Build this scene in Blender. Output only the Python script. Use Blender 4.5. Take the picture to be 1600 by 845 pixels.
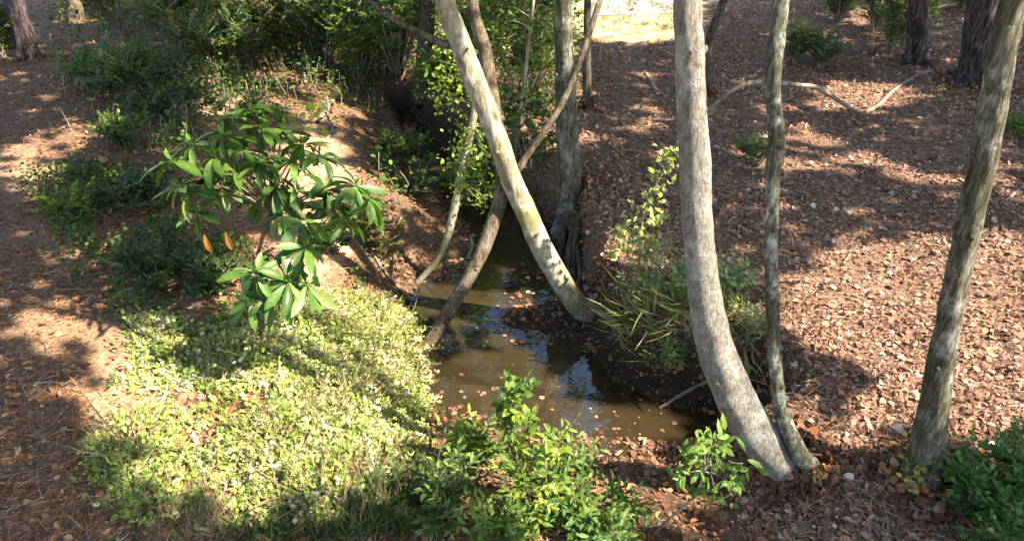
import bpy, math, random
import numpy as np
from mathutils import Vector

for o in list(bpy.data.objects): bpy.data.objects.remove(o)
SC = bpy.context.scene
COL = SC.collection
rng = np.random.default_rng(11)
random.seed(5)

# ------------------------------------------------------------------ camera, sky, sun, exposure
H, F, TH = 5.2, 1100.0, math.radians(32)
CT, ST = math.cos(TH), math.sin(TH)
cam = bpy.data.cameras.new('camera'); cam.sensor_width = 36; cam.lens = 36*F/1600
cam.clip_start = 0.05; cam.clip_end = 600
co = bpy.data.objects.new('camera', cam); COL.objects.link(co)
co.location = (0, 0, H); co.rotation_euler = (math.pi/2 - TH, 0, 0)
SC.camera = co

SUN_EL, SUN_AZ = math.radians(46), math.radians(-20)          # azimuth from +x towards +y
SUN = np.array([math.cos(SUN_EL)*math.cos(SUN_AZ), math.cos(SUN_EL)*math.sin(SUN_AZ), math.sin(SUN_EL)])
W = bpy.data.worlds.new('World'); SC.world = W; W.use_nodes = True
nt = W.node_tree; nt.nodes.clear()
sky = nt.nodes.new('ShaderNodeTexSky'); sky.sky_type = 'NISHITA'; sky.sun_disc = False
sky.sun_elevation = SUN_EL; sky.sun_rotation = math.pi/2 - SUN_AZ
bg = nt.nodes.new('ShaderNodeBackground'); bg.inputs[1].default_value = 0.11
wo = nt.nodes.new('ShaderNodeOutputWorld')
hs = nt.nodes.new('ShaderNodeHueSaturation'); hs.inputs['Saturation'].default_value = 1.0   # thin autumn haze
nt.links.new(sky.outputs[0], hs.inputs['Color']); nt.links.new(hs.outputs[0], bg.inputs[0]); nt.links.new(bg.outputs[0], wo.inputs[0])
sl = bpy.data.lights.new('sun', 'SUN'); sl.energy = 5.0; sl.angle = math.radians(0.8); sl.color = (1, 0.91, 0.77)
so = bpy.data.objects.new('sun', sl); COL.objects.link(so)
so.rotation_euler = Vector(SUN).to_track_quat('Z', 'Y').to_euler(); so.location = tuple(SUN*40)
vs = SC.view_settings
vs.view_transform = 'Standard'; vs.look = 'None'; vs.gamma = 1; vs.use_curve_mapping = False
vs.exposure = 2.2
cy = SC.cycles
cy.use_denoising = True; cy.max_bounces = 6; cy.diffuse_bounces = 4; cy.glossy_bounces = 3
cy.transmission_bounces = 4; cy.transparent_max_bounces = 6; cy.caustics_reflective = False; cy.caustics_refractive = False
cy.filter_width = 1.6
cy.sample_clamp_indirect = 6

# ------------------------------------------------------------------ maths helpers
def ray(px, py):
    u = (np.asarray(px, float) - 800)/F; v = (422.5 - np.asarray(py, float))/F
    return np.stack([u, CT + v*ST + 0*u, -ST + v*CT + 0*u], -1)
def project(P):
    P = np.asarray(P, float)
    d = P[..., 1]*CT - (P[..., 2]-H)*ST; q = P[..., 1]*ST + (P[..., 2]-H)*CT
    d = np.where(d < 0.1, 0.1, d)
    return 800 + F*P[..., 0]/d, 422.5 - F*q/d, d
def smooth(a, b, x):
    t = np.clip((x-a)/(b-a), 0, 1); return t*t*(3-2*t)
LAT = np.random.default_rng(3).random((256, 256))
def vnoise(x, y):
    x = np.asarray(x, float); y = np.asarray(y, float)
    xi = np.floor(x).astype(int); yi = np.floor(y).astype(int)
    fx = x-xi; fy = y-yi; fx = fx*fx*(3-2*fx); fy = fy*fy*(3-2*fy)
    g = lambda i, j: LAT[(xi+i) & 255, (yi+j) & 255]
    return (g(0,0)*(1-fx)+g(1,0)*fx)*(1-fy) + (g(0,1)*(1-fx)+g(1,1)*fx)*fy
def fbm(x, y, s, n=4):
    r = 0; a = .5
    for i in range(n):
        r = r + a*(vnoise(x*s+17.3*i, y*s+5.1*i)-.5); s *= 2.1; a *= .5
    return r
def on_plane_z(px, py, z):
    D = ray(px, py); t = (H-z)/(-D[..., 2]); return np.array([0, 0, H]) + D*t[..., None]

# ------------------------------------------------------------------ terrain
WPX = [(682,650),(650,612),(662,560),(640,512),(628,475),(648,445),(690,425),(728,400),(738,362),(716,332),(690,300),(664,262),(640,215),(615,170),
       (640,165),(672,205),(712,255),(760,296),(806,318),(852,338),(880,376),(888,430),(905,490),(925,545),(972,592),(1030,622),(1100,640),(1160,655),
       (1185,690),(1150,712),(1080,706),(1000,698),(930,702),(870,690),(800,672),(740,662)]
WP = on_plane_z(np.array([p[0] for p in WPX]), np.array([p[1] for p in WPX]), 0.0)[:, :2]
def creek_d(x, y):
    x = np.asarray(x, float); y = np.asarray(y, float)
    best = np.full(x.shape, 1e9); ins = np.zeros(x.shape, bool)
    n = len(WP)
    for i in range(n):
        ax, ay = WP[i]; bx, by = WP[(i+1) % n]
        dx, dy = bx-ax, by-ay
        t = np.clip(((x-ax)*dx+(y-ay)*dy)/(dx*dx+dy*dy), 0, 1)
        best = np.minimum(best, np.hypot(x-ax-t*dx, y-ay-t*dy))
        c = ((ay > y) != (by > y))
        xx = ax + (y-ay)*dx/(dy if abs(dy) > 1e-9 else 1e-9)
        ins ^= c & (x < xx)
    return np.where(ins, -best, best)
CXY = np.array([[1.9,4.6],[1.2,5.2],[.4,6.0],[.3,7.4],[0,9],[-.6,10.5],[-2.0,13],[-3.5,16],[-6,24],[-9,60]])
def side(x, y):                       # >0 right of the creek
    return x - np.interp(y, CXY[:, 1], CXY[:, 0])
def bump(x, y, cx, cyy, r): return np.exp(-((x-cx)**2+(y-cyy)**2)/(r*r))
def terrain(x, y, fine=True):
    x = np.asarray(x, float); y = np.asarray(y, float)
    d = creek_d(x, y) + .10*fbm(x, y, 2.3, 3)
    s = side(x, y)
    wr = smooth(-.3, .5, s)*smooth(3.7, 4.9, y + .55*np.maximum(x-1.2, 0))
    right = .95*smooth(-.06, .34, d) + .03*np.maximum(d, 0)
    left = .72*smooth(-.02, 1.5, d) + .045*np.maximum(d, 0)
    near = .30*smooth(0, .5, d) + .60*smooth(.3, 2.2, d)
    wn = smooth(5.2, 4.2, y)*smooth(-2.2, -.6, x)*(1-wr)
    h = right*wr + near*wn + left*np.clip(1-wr-wn, 0, 1)
    up = smooth(8, 11, y)*smooth(2.2, .2, np.abs(s))       # upstream gully: lower, gentler sides
    h = h*(1-.35*up)
    h = np.where(d < 0, -.42*smooth(0, .7, -d) , h)
    bx = np.exp(-(((x+.25)/1.0)**2+((y-5.35)/.45)**2)) + .8*np.exp(-(((x-1.1)/.6)**2+((y-4.75)/.22)**2))
    h = np.where(d < 0, np.minimum(h + .30*np.minimum(bx, 1), -.05*smooth(0, .25, -d)), h)   # sandy shallows
    # leaf covered bar rising out of the pool
    h = np.where(d < .1, h + .50*bump(x, y, .12, 7.2, .58)*smooth(-.6, .0, y-6.7+.0*x), h)
    h = h + .20*fbm(x, y, .35, 3)*smooth(.2, 2.5, d)
    if fine: h = h + .16*fbm(x, y, 5.0, 4)*smooth(0, .12, d)*smooth(.9, .3, d)
    if fine: h = h + .06*fbm(x, y, 2.2, 4)*(.3+.7*smooth(0, .6, d))
    return h
def ground(px, py, off=0.0):
    px = np.atleast_1d(np.asarray(px, float)); py = np.atleast_1d(np.asarray(py, float))
    D = ray(px, py); ts = np.linspace(2.5, 45, 900)
    P = np.array([0, 0, H]) + D[:, None, :]*ts[None, :, None]
    below = P[..., 2] < terrain(P[..., 0], P[..., 1])
    i = np.where(below.any(1), below.argmax(1), len(ts)-1)
    out = P[np.arange(len(px)), i]; out[:, 2] = terrain(out[:, 0], out[:, 1]) + off
    return out
def g1(px, py, off=0.0): return ground(px, py, off)[0]
def upright(base, px, py, lean=0.0):
    """points above base on an upright plane (leaning back by lean)."""
    D = ray(px, py)
    t = (base[1] + lean*(H-base[2]))/(D[..., 1] - lean*D[..., 2])
    return np.array([0, 0, H]) + D*t[..., None], t

# ------------------------------------------------------------------ mesh helpers
def tag(o, label=None, cat=None, group=None, kind=None):
    if label: o['label'] = label
    if cat: o['category'] = cat
    if group: o['group'] = group
    if kind: o['kind'] = kind
    return o
def empty(name, loc, label, cat, group=None):
    o = bpy.data.objects.new(name, None); COL.objects.link(o); o.location = tuple(map(float, loc)); o.empty_display_size = .2
    return tag(o, label, cat, group)
def mesh_np(name, V, faces, mat, parent=None, colour=None, extra=None, smoothed=True):
    """faces: list of (k-column int arrays)."""
    me = bpy.data.meshes.new(name)
    V = np.asarray(V, np.float32)
    loops = np.concatenate([f.ravel() for f in faces]).astype(np.int32)
    tot = np.concatenate([np.full(len(f), f.shape[1], np.int32) for f in faces])
    st = np.concatenate([[0], np.cumsum(tot)[:-1]]).astype(np.int32)
    if parent is not None: V = V - np.array(parent.location, np.float32)
    me.vertices.add(len(V)); me.vertices.foreach_set('co', V.ravel())
    me.loops.add(len(loops)); me.loops.foreach_set('vertex_index', loops)
    me.polygons.add(len(tot)); me.polygons.foreach_set('loop_start', st)
    me.polygons.foreach_set('use_smooth', np.full(len(tot), smoothed, bool))
    me.update(calc_edges=True)
    if colour is not None:
        c = np.ones((len(V), 4), np.float32); c[:, :3] = colour
        a = me.color_attributes.new('Col', 'FLOAT_COLOR', 'POINT'); a.data.foreach_set('color', c.ravel())
    for k, v in (extra or {}).items():
        a = me.attributes.new(k, 'FLOAT', 'POINT'); a.data.foreach_set('value', np.asarray(v, np.float32))
    me.materials.append(mat)
    o = bpy.data.objects.new(name, me); COL.objects.link(o)
    if parent is not None: o.parent = parent
    return o
_u = np.linspace(0, 1, 7); _w = .165*np.sin(np.pi*np.clip(_u*.93+.045, 0, 1))**.8*(.55+.6*_u); _w[-1] = .004
BIG = np.array([[k*_w[i]*1.0, _u[i], (.35*abs(k)*_w[i]) - .20*_u[i]**2.2] for i in range(7) for k in (-1, 0, 1)])
BIGF = np.array([[i*3+k, i*3+k+1, i*3+k+4, i*3+k+3] for i in range(6) for k in (0, 1)])
class Leaves:
    """a cloud of small folded leaf blades gathered into one mesh."""
    T = {'oval': np.array([[0,0,0],[-.30,.28,.07],[-.27,.66,.06],[0,1,-.06],[.27,.66,.06],[.30,.28,.07],[0,.5,0]]),
         'lance': np.array([[0,0,0],[-.13,.25,.03],[-.17,.62,.02],[0,1,-.12],[.17,.62,.02],[.13,.25,.03],[0,.5,.03]]),
         'broad': np.array([[0,0,0],[-.46,.22,.10],[-.42,.62,.12],[0,1,.04],[.42,.62,.12],[.46,.22,.10],[0,.5,0]]),
         'blade': np.array([[0,0,0],[-.012,.3,-.015],[-.010,.7,-.135],[0,1,-.3],[.010,.7,-.135],[.012,.3,-.015],[0,.5,-.035]])}
    FACES = np.array([[0,6,3,2,1],[0,5,4,3,6]])
    def __init__(s): s.V = []; s.C = []; s.F = []; s.n = 0
    def add(s, P, axis, nrm, size, col, kind='oval', curl=None):
        P = np.atleast_2d(P); n = len(P)
        if n == 0: return
        axis = np.broadcast_to(np.asarray(axis, float), (n, 3)); nrm = np.broadcast_to(np.asarray(nrm, float), (n, 3))
        a = axis/np.maximum(np.linalg.norm(axis, axis=1, keepdims=True), 1e-6)
        x = np.cross(a, nrm); x /= np.maximum(np.linalg.norm(x, axis=1, keepdims=True), 1e-6)
        z = np.cross(x, a)
        size = np.broadcast_to(np.asarray(size, float), (n,))
        tp, fc = (BIG, BIGF) if kind == 'long' else (s.T[kind], s.FACES)
        m = len(tp); t = tp[None].repeat(n, 0).copy()
        if curl is not None: t[:, :, 2] *= np.asarray(curl)[:, None]
        t *= size[:, None, None]
        V = P[:, None] + t[..., 0:1]*x[:, None] + t[..., 1:2]*a[:, None] + t[..., 2:3]*z[:, None]
        s.V.append(V.reshape(-1, 3)); s.C.append(np.repeat(np.broadcast_to(col, (n, 3)), m, 0))
        s.F.append((s.n + (np.arange(n)*m)[:, None, None] + fc[None]).reshape(-1, fc.shape[1])); s.n += n*m
    def build(s, name, mat, parent=None, smoothed=False):
        return mesh_np(name, np.concatenate(s.V), s.F, mat, parent, np.concatenate(s.C), smoothed=smoothed)
class Tubes:
    def __init__(s): s.V = []; s.F = []; s.Cap = []; s.n = 0
    def add(s, pts, rad, sides=8, sub=4, wob=0.0, seed=0, rough=0.0):
        pts = np.asarray(pts, float); rad = np.asarray(rad, float)
        n = len(pts)
        if n > 2 and sub > 1:                    # Catmull-Rom
            e = np.concatenate([[2*pts[0]-pts[1]], pts, [2*pts[-1]-pts[-2]]]); er = np.concatenate([[rad[0]], rad, [rad[-1]]])
            P = []; Rr = []
            for i in range(1, n):
                for k in range(sub):
                    t = k/sub; a, b, c, d = e[i-1], e[i], e[i+1], e[i+2]
                    P.append(.5*((2*b)+(c-a)*t+(2*a-5*b+4*c-d)*t*t+(-a+3*b-3*c+d)*t**3)); Rr.append(er[i]*(1-t)+er[i+1]*t)
            P.append(pts[-1]); Rr.append(rad[-1]); pts = np.array(P); rad = np.array(Rr); n = len(pts)
        tan = np.gradient(pts, axis=0); tan /= np.maximum(np.linalg.norm(tan, axis=1, keepdims=True), 1e-9)
        ref = np.array([0, 1, 0]) if abs(tan[0][1]) < .8 else np.array([1, 0, 0])
        ang = np.linspace(0, 2*math.pi, sides, endpoint=False)
        rr = np.random.default_rng(seed+100)
        ph = rr.random((4, 2))*6.28
        V = np.zeros((n, sides, 3))
        for i in range(n):
            x = np.cross(tan[i], ref); x /= max(np.linalg.norm(x), 1e-9); y = np.cross(tan[i], x)
            L = i*.35
            k = 1 + wob*(.5*np.sin(2*ang+ph[0,0]+L*.3) + .35*np.sin(3*ang+ph[1,0]-L*.5) + .3*np.sin(ang+ph[2,0]+L*.9) + .22*math.sin(L*1.7+ph[3,0]))
            if rough: k = k + rough*(fbm(np.cos(ang)*2.2+np.sin(ang)*1.1+seed, np.full(sides, i*.22)+np.sin(ang)*1.7, 1.0, 4))
            V[i] = pts[i] + (rad[i]*k)[:, None]*(np.cos(ang)[:, None]*x + np.sin(ang)[:, None]*y)
        b = s.n; s.V.append(V.reshape(-1, 3))
        i, j = np.meshgrid(np.arange(n-1), np.arange(sides), indexing='ij'); j2 = (j+1) % sides
        s.F.append(np.stack([b+i*sides+j, b+i*sides+j2, b+(i+1)*sides+j2, b+(i+1)*sides+j], -1).reshape(-1, 4))
        top = b+(n-1)*sides
        s.F.append(np.array([[top+q, top+q+1, top+sides-2-q, top+sides-1-q] for q in range(0, sides//2-1)]).reshape(-1, 4)[:, ::1])
        s.n += n*sides
    def build(s, name, mat, parent=None):
        return mesh_np(name, np.concatenate(s.V), [np.concatenate(s.F)[:, ::-1]], mat, parent)

# ------------------------------------------------------------------ materials
def newmat(name):
    m = bpy.data.materials.new(name); m.use_nodes = True; t = m.node_tree; t.nodes.clear()
    return m, t, t.nodes.new('ShaderNodeOutputMaterial')
def N(t, typ, **kw):
    n = t.nodes.new(typ)
    for k, v in kw.items():
        if k.startswith('i_'): n.inputs[k[2:].replace('_', ' ')].default_value = v
        else: setattr(n, k, v)
    return n
def ramp(t, fac, stops):
    r = t.nodes.new('ShaderNodeValToRGB'); e = r.color_ramp.elements
    while len(e) < len(stops): e.new(.5)
    for q, (p, c) in zip(e, stops): q.position = p; q.color = (*c, 1)
    t.links.new(fac, r.inputs[0]); return r.outputs[0]
def leafmat(name, transl=.3, rough=.5, spec=.4, var=.35):
    m, t, out = newmat(name)
    a = N(t, 'ShaderNodeAttribute', attribute_name='Col')
    g = N(t, 'ShaderNodeNewGeometry')
    n = N(t, 'ShaderNodeTexNoise', i_Scale=38.0); t.links.new(g.outputs['Position'], n.inputs['Vector'])
    mr = N(t, 'ShaderNodeMapRange', i_To_Min=1-var, i_To_Max=1+var); t.links.new(n.outputs[0], mr.inputs[0])
    mx = N(t, 'ShaderNodeMix', data_type='RGBA', blend_type='MULTIPLY'); mx.inputs[0].default_value = 1
    t.links.new(a.outputs['Color'], mx.inputs[6]); t.links.new(mr.outputs[0], mx.inputs[7])
    p = N(t, 'ShaderNodeBsdfPrincipled'); p.inputs['Roughness'].default_value = rough; p.inputs['Specular IOR Level'].default_value = spec
    t.links.new(mx.outputs[2], p.inputs['Base Color'])
    if transl > 0:
        tr = N(t, 'ShaderNodeBsdfTranslucent'); 
        hs = N(t, 'ShaderNodeHueSaturation'); hs.inputs['Saturation'].default_value = 1.15; hs.inputs['Value'].default_value = 1.5
        t.links.new(mx.outputs[2], hs.inputs['Color']); t.links.new(hs.outputs[0], tr.inputs[0])
        ms = N(t, 'ShaderNodeMixShader'); ms.inputs[0].default_value = transl
        t.links.new(p.outputs[0], ms.inputs[1]); t.links.new(tr.outputs[0], ms.inputs[2]); t.links.new(ms.outputs[0], out.inputs[0])
    else: t.links.new(p.outputs[0], out.inputs[0])
    return m
def barkmat(name, dark, mid, pale, moss=None, scale=9, stretch=.3, fiss=.5, patch=(.5, .62), lich=None):
    m, t, out = newmat(name)
    g = N(t, 'ShaderNodeNewGeometry')
    mp = N(t, 'ShaderNodeMapping'); mp.inputs['Scale'].default_value = (1, 1, stretch); t.links.new(g.outputs['Position'], mp.inputs[0])
    n1 = N(t, 'ShaderNodeTexNoise', i_Scale=float(scale), i_Detail=9.0, i_Roughness=.75); t.links.new(mp.outputs[0], n1.inputs['Vector'])
    n2 = N(t, 'ShaderNodeTexNoise', i_Scale=5.5, i_Detail=8.0, i_Roughness=.7); t.links.new(g.outputs['Position'], n2.inputs['Vector'])
    mp2 = N(t, 'ShaderNodeMapping'); mp2.inputs['Scale'].default_value = (1, 1, stretch*.45); t.links.new(g.outputs['Position'], mp2.inputs[0])
    v = N(t, 'ShaderNodeTexNoise', i_Scale=float(scale)*3.2, i_Detail=6.0, i_Roughness=.6); t.links.new(mp2.outputs[0], v.inputs['Vector'])
    c = ramp(t, n1.outputs[0], [(.36, dark), (.5, mid), (.62, pale)])
    # pale lichen patches
    pf = ramp(t, n2.outputs[0], [(patch[0], (0,0,0)), (patch[1], (1,1,1))])
    mx = N(t, 'ShaderNodeMix', data_type='RGBA'); t.links.new(pf, mx.inputs[0]); t.links.new(c, mx.inputs[6]); mx.inputs[7].default_value = (*(lich or pale), 1)
    cur = mx.outputs[2]
    if moss:
        n3 = N(t, 'ShaderNodeTexNoise', i_Scale=2.3, i_Detail=6.0, i_Roughness=.7); t.links.new(g.outputs['Position'], n3.inputs['Vector'])
        mf = ramp(t, n3.outputs[0], [(.47, (0,0,0)), (.63, (.8,.8,.8))])
        m2 = N(t, 'ShaderNodeMix', data_type='RGBA'); t.links.new(mf, m2.inputs[0]); t.links.new(cur, m2.inputs[6]); m2.inputs[7].default_value = (*moss, 1)
        cur = m2.outputs[2]
    ff = ramp(t, v.outputs[0], [(.40, (1-fiss,)*3), (.52, (1,1,1))])
    m3 = N(t, 'ShaderNodeMix', data_type='RGBA', blend_type='MULTIPLY'); m3.inputs[0].default_value = 1
    t.links.new(cur, m3.inputs[6]); t.links.new(ff, m3.inputs[7])
    p = N(t, 'ShaderNodeBsdfPrincipled'); p.inputs['Roughness'].default_value = .85; p.inputs['Specular IOR Level'].default_value = .2
    t.links.new(m3.outputs[2], p.inputs['Base Color'])
    add = N(t, 'ShaderNodeMath', operation='ADD'); t.links.new(n1.outputs[0], add.inputs[0]); t.links.new(ff, add.inputs[1])
    b = N(t, 'ShaderNodeBump'); b.inputs['Strength'].default_value = .9; b.inputs['Distance'].default_value = .03
    t.links.new(add.outputs[0], b.inputs['Height']); t.links.new(b.outputs[0], p.inputs['Normal'])
    t.links.new(p.outputs[0], out.inputs[0])
    return m
M = {}
M['bark_pale'] = barkmat('bark_pale', (.13,.115,.09), (.22,.195,.155), (.30,.27,.22), scale=24, stretch=.55, fiss=.22, lich=(.38,.35,.29))
M['bark_arch'] = barkmat('bark_arch', (.13,.105,.06), (.30,.25,.17), (.48,.42,.32), moss=(.20,.17,.04), scale=7, fiss=.25, lich=(.52,.48,.38))
M['bark_lichen'] = barkmat('bark_lichen', (.035,.03,.016), (.095,.09,.055), (.20,.205,.15), moss=(.055,.052,.028), scale=14, fiss=.4, lich=(.37,.355,.30))
M['bark_moss'] = barkmat('bark_moss', (.05,.043,.025), (.12,.105,.065), (.21,.195,.135), moss=(.07,.062,.03), scale=16, fiss=.45, lich=(.33,.305,.25))
M['bark_dark'] = barkmat('bark_dark', (.035,.028,.02), (.08,.065,.05), (.16,.135,.10), moss=(.07,.07,.03), scale=8, fiss=.4)
M['bark_pine'] = barkmat('bark_pine', (.035,.022,.022), (.075,.052,.050), (.16,.12,.115), scale=8, stretch=.35, fiss=.75, patch=(.6,.75))
M['bark_brown'] = barkmat('bark_brown', (.05,.034,.02), (.11,.08,.05), (.22,.17,.11), scale=18, fiss=.3)
M['twig'] = barkmat('twig', (.12,.085,.055), (.26,.20,.14), (.42,.35,.27), scale=16, fiss=.2)
M['twig_green'] = barkmat('twig_green', (.07,.07,.03), (.13,.12,.05), (.24,.20,.10), scale=16, fiss=.2)
M['leaf'] = leafmat('leaf', .36, .5, .25)
M['leaf_gloss'] = leafmat('leaf_gloss', .3, .42, .35, .45)
M['litter'] = leafmat('litter', .12, .75, .2, .45)
M['grass'] = leafmat('grass', .3, .6, .3, .3)

def ground_material():
    m, t, out = newmat('forest_floor')
    g = N(t, 'ShaderNodeNewGeometry')
    def noise(sc, det=6., rough=.6):
        n = N(t, 'ShaderNodeTexNoise', i_Scale=float(sc), i_Detail=det, i_Roughness=rough); t.links.new(g.outputs['Position'], n.inputs['Vector']); return n.outputs[0]
    def mix(f, a, b):
        x = N(t, 'ShaderNodeMix', data_type='RGBA')
        t.links.new(f, x.inputs[0]); t.links.new(a, x.inputs[6]); t.links.new(b, x.inputs[7]); return x.outputs[2]
    def attr(k): return N(t, 'ShaderNodeAttribute', attribute_name=k).outputs['Fac']
    v = N(t, 'ShaderNodeTexVoronoi', i_Scale=26.0); t.links.new(g.outputs['Position'], v.inputs['Vector'])
    sep = N(t, 'ShaderNodeSeparateColor'); t.links.new(v.outputs['Color'], sep.inputs[0])
    litter = ramp(t, sep.outputs[0], [(0, (.08,.045,.028)), (.35, (.15,.085,.052)), (.7, (.22,.13,.08)), (1, (.31,.20,.13))])
    fine = ramp(t, noise(30), [(.3, (.06,.035,.022)), (.7, (.20,.12,.075))])
    base = mix(ramp(t, noise(6), [(.4, (.2,)*3), (.6, (.8,)*3)]), litter, fine)
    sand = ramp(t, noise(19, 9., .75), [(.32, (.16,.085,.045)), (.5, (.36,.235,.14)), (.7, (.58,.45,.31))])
    mud = ramp(t, noise(8), [(.3, (.022,.014,.008)), (.7, (.065,.042,.024))])
    mpb = N(t, 'ShaderNodeMapping'); mpb.inputs['Scale'].default_value = (.5, 2.4, 1); mpb.inputs['Rotation'].default_value = (0, 0, .45); t.links.new(g.outputs['Position'], mpb.inputs[0])
    nb = N(t, 'ShaderNodeTexNoise', i_Scale=2.2, i_Detail=5.0, i_Roughness=.55); t.links.new(mpb.outputs[0], nb.inputs['Vector'])
    bed = ramp(t, nb.outputs[0], [(.34, (.16,.11,.05)), (.5, (.38,.29,.15)), (.64, (.60,.48,.29))])
    field = ramp(t, noise(5), [(.35, (.33,.25,.11)), (.65, (.58,.47,.27))])
    c = mix(attr('sand'), base, sand); c = mix(attr('mud'), c, mud); c = mix(attr('bed'), c, mix(attr('bedsand_lit'), mud, bed)); c = mix(attr('field'), c, field)  # sand and bed masks also carry sunlit patches as colour
    p = N(t, 'ShaderNodeBsdfPrincipled'); p.inputs['Roughness'].default_value = .9; p.inputs['Specular IOR Level'].default_value = .15
    t.links.new(c, p.inputs['Base Color'])
    b = N(t, 'ShaderNodeBump'); b.inputs['Strength'].default_value = .7; b.inputs['Distance'].default_value = .04
    t.links.new(noise(22, 8., .7), b.inputs['Height']); t.links.new(b.outputs[0], p.inputs['Normal'])
    t.links.new(p.outputs[0], out.inputs[0]); return m
def water_material():
    m, t, out = newmat('creek_water')
    g = N(t, 'ShaderNodeNewGeometry')
    n = N(t, 'ShaderNodeTexNoise', i_Scale=5.0, i_Detail=3.0); t.links.new(g.outputs['Position'], n.inputs['Vector'])
    b = N(t, 'ShaderNodeBump'); b.inputs['Strength'].default_value = .12; b.inputs['Distance'].default_value = .03
    t.links.new(n.outputs[0], b.inputs['Height'])
    tr = N(t, 'ShaderNodeBsdfTransparent'); tr.inputs[0].default_value = (.62, .44, .20, 1)
    gl = N(t, 'ShaderNodeBsdfGlossy'); gl.inputs['Roughness'].default_value = .03; t.links.new(b.outputs[0], gl.inputs['Normal'])
    df = N(t, 'ShaderNodeBsdfDiffuse'); df.inputs[0].default_value = (.36, .25, .12, 1)
    fr = N(t, 'ShaderNodeFresnel'); fr.inputs[0].default_value = 2.0; t.links.new(b.outputs[0], fr.inputs['Normal'])
    m0 = N(t, 'ShaderNodeMixShader'); m0.inputs[0].default_value = .085
    t.links.new(tr.outputs[0], m0.inputs[1]); t.links.new(df.outputs[0], m0.inputs[2])
    ms = N(t, 'ShaderNodeMixShader'); t.links.new(fr.outputs[0], ms.inputs[0]); t.links.new(m0.outputs[0], ms.inputs[1]); t.links.new(gl.outputs[0], ms.inputs[2])
    t.links.new(ms.outputs[0], out.inputs[0]); return m

# ------------------------------------------------------------------ regions of ground (by where they lie)
def blob(px, py, L):
    r = np.zeros(np.shape(px))
    for (cx, cyy, rx, ry, s) in L:
        q = np.hypot((px-cx)/rx, (py-cyy)/ry); r = np.maximum(r, s*smooth(1.15, .75, q))
    return r
SAND_LIT = [(490,320,75,130,1.2), (430,250,60,45,.9), (215,610,75,190,.6), (40,270,60,45,.45), (330,165,50,30,.8), (110,380,60,30,.3), (90,520,90,45,.3),  # pale sandy soil, plus sunlit spots of the left bank painted pale
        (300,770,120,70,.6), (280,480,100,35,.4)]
FIELD = [(990,20,120,50,1), (1000,-40,200,60,1)]

# ------------------------------------------------------------------ ground, water
def axis_pts(lo, a, b, hi, step):
    core = np.arange(a, b, step)
    up = [b]; s = step
    while up[-1] < hi: s *= 1.22; up.append(up[-1]+s)
    dn = [a]; s = step
    while dn[-1] > lo: s *= 1.22; dn.append(dn[-1]-s)
    return np.concatenate([dn[::-1][:-1], core, up])
gx = axis_pts(-90, -7, 8, 90, .055); gy = axis_pts(-12, 2.2, 14, 160, .055)
GX, GY = np.meshgrid(gx, gy, indexing='ij')
GZ = terrain(GX, GY)
nx, ny = GX.shape
gv = np.stack([GX, GY, GZ], -1).reshape(-1, 3)
i, j = np.meshgrid(np.arange(nx-1), np.arange(ny-1), indexing='ij')
gf = np.stack([i*ny+j, (i+1)*ny+j, (i+1)*ny+j+1, i*ny+j+1], -1).reshape(-1, 4)
PX, PY, _ = project(gv)
D0 = creek_d(gv[:, 0], gv[:, 1])
nz = fbm(gv[:, 0], gv[:, 1], 1.6, 4)
sand_lit = np.clip(1.15*blob(PX+nz*90, PY+nz*50, SAND_LIT), 0, 1)*(gv[:, 1] > .5)
fieldm = np.clip(blob(PX+nz*60, PY+nz*25, FIELD), 0, 1)*(gv[:, 1] > 12); fieldm = np.maximum(fieldm, smooth(24, 28, gv[:, 1]))
rightb = side(gv[:, 0], gv[:, 1]) > 0
mudm = smooth(.30, .02, D0+nz*.5)*np.where(rightb, 1, .6) + .85*bump(gv[:, 0], gv[:, 1], 1.5, 3.5, .8)*smooth(.45, .55, nz+.5)
mudm = np.clip(mudm, 0, 1)
bedm = smooth(.02, -.10, D0)
bs = blob(PX+nz*40, PY+nz*30, [(760,610,150,62,1), (970,668,110,40,.9), (680,545,40,40,.5)])  # sandy bed painted pale where the near pool is sunlit, dark elsewhere
ga = dict(bedsand_lit=bs, sand=sand_lit, field=fieldm, mud=mudm, bed=bedm)
tag(mesh_np('ground', gv, [gf], ground_material(), extra=ga), kind='structure')
low = GZ.reshape(-1)[gf].min(1) < .01
near_creek = D0[gf].max(1) < .8
wf = gf[low & near_creek]
u, inv = np.unique(wf, return_inverse=True)
wv = gv[u].copy(); wv[:, 2] = 0
tag(mesh_np('water', wv, [inv.reshape(-1, 4)], water_material()), kind='structure')

rx = on_plane_z(np.array([925., 1075.]), np.array([3., 3.]), 1.5)
yy = np.linspace(rx[0, 1]+.2, 70, 60); xx = np.linspace(rx[0, 0], rx[1, 0], 8)
RX, RY = np.meshgrid(xx, yy, indexing='ij'); RX = RX + (RY-yy[0])*.16
def ground_height(x, y):
    a = np.clip(np.searchsorted(gx, x)-1, 0, nx-2); b = np.clip(np.searchsorted(gy, y)-1, 0, ny-2)
    u = (x-gx[a])/(gx[a+1]-gx[a]); v = (y-gy[b])/(gy[b+1]-gy[b])
    return (GZ[a, b]*(1-u)+GZ[a+1, b]*u)*(1-v) + (GZ[a, b+1]*(1-u)+GZ[a+1, b+1]*u)*v
rv = np.stack([RX, RY, ground_height(RX, RY)+.02], -1).reshape(-1, 3)
i, j = np.meshgrid(np.arange(7), np.arange(59), indexing='ij')
mr_, t_, o_ = newmat('pale_gravel'); p_ = N(t_, 'ShaderNodeBsdfPrincipled'); n_ = N(t_, 'ShaderNodeTexNoise', i_Scale=20.0, i_Detail=5.0)
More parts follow.
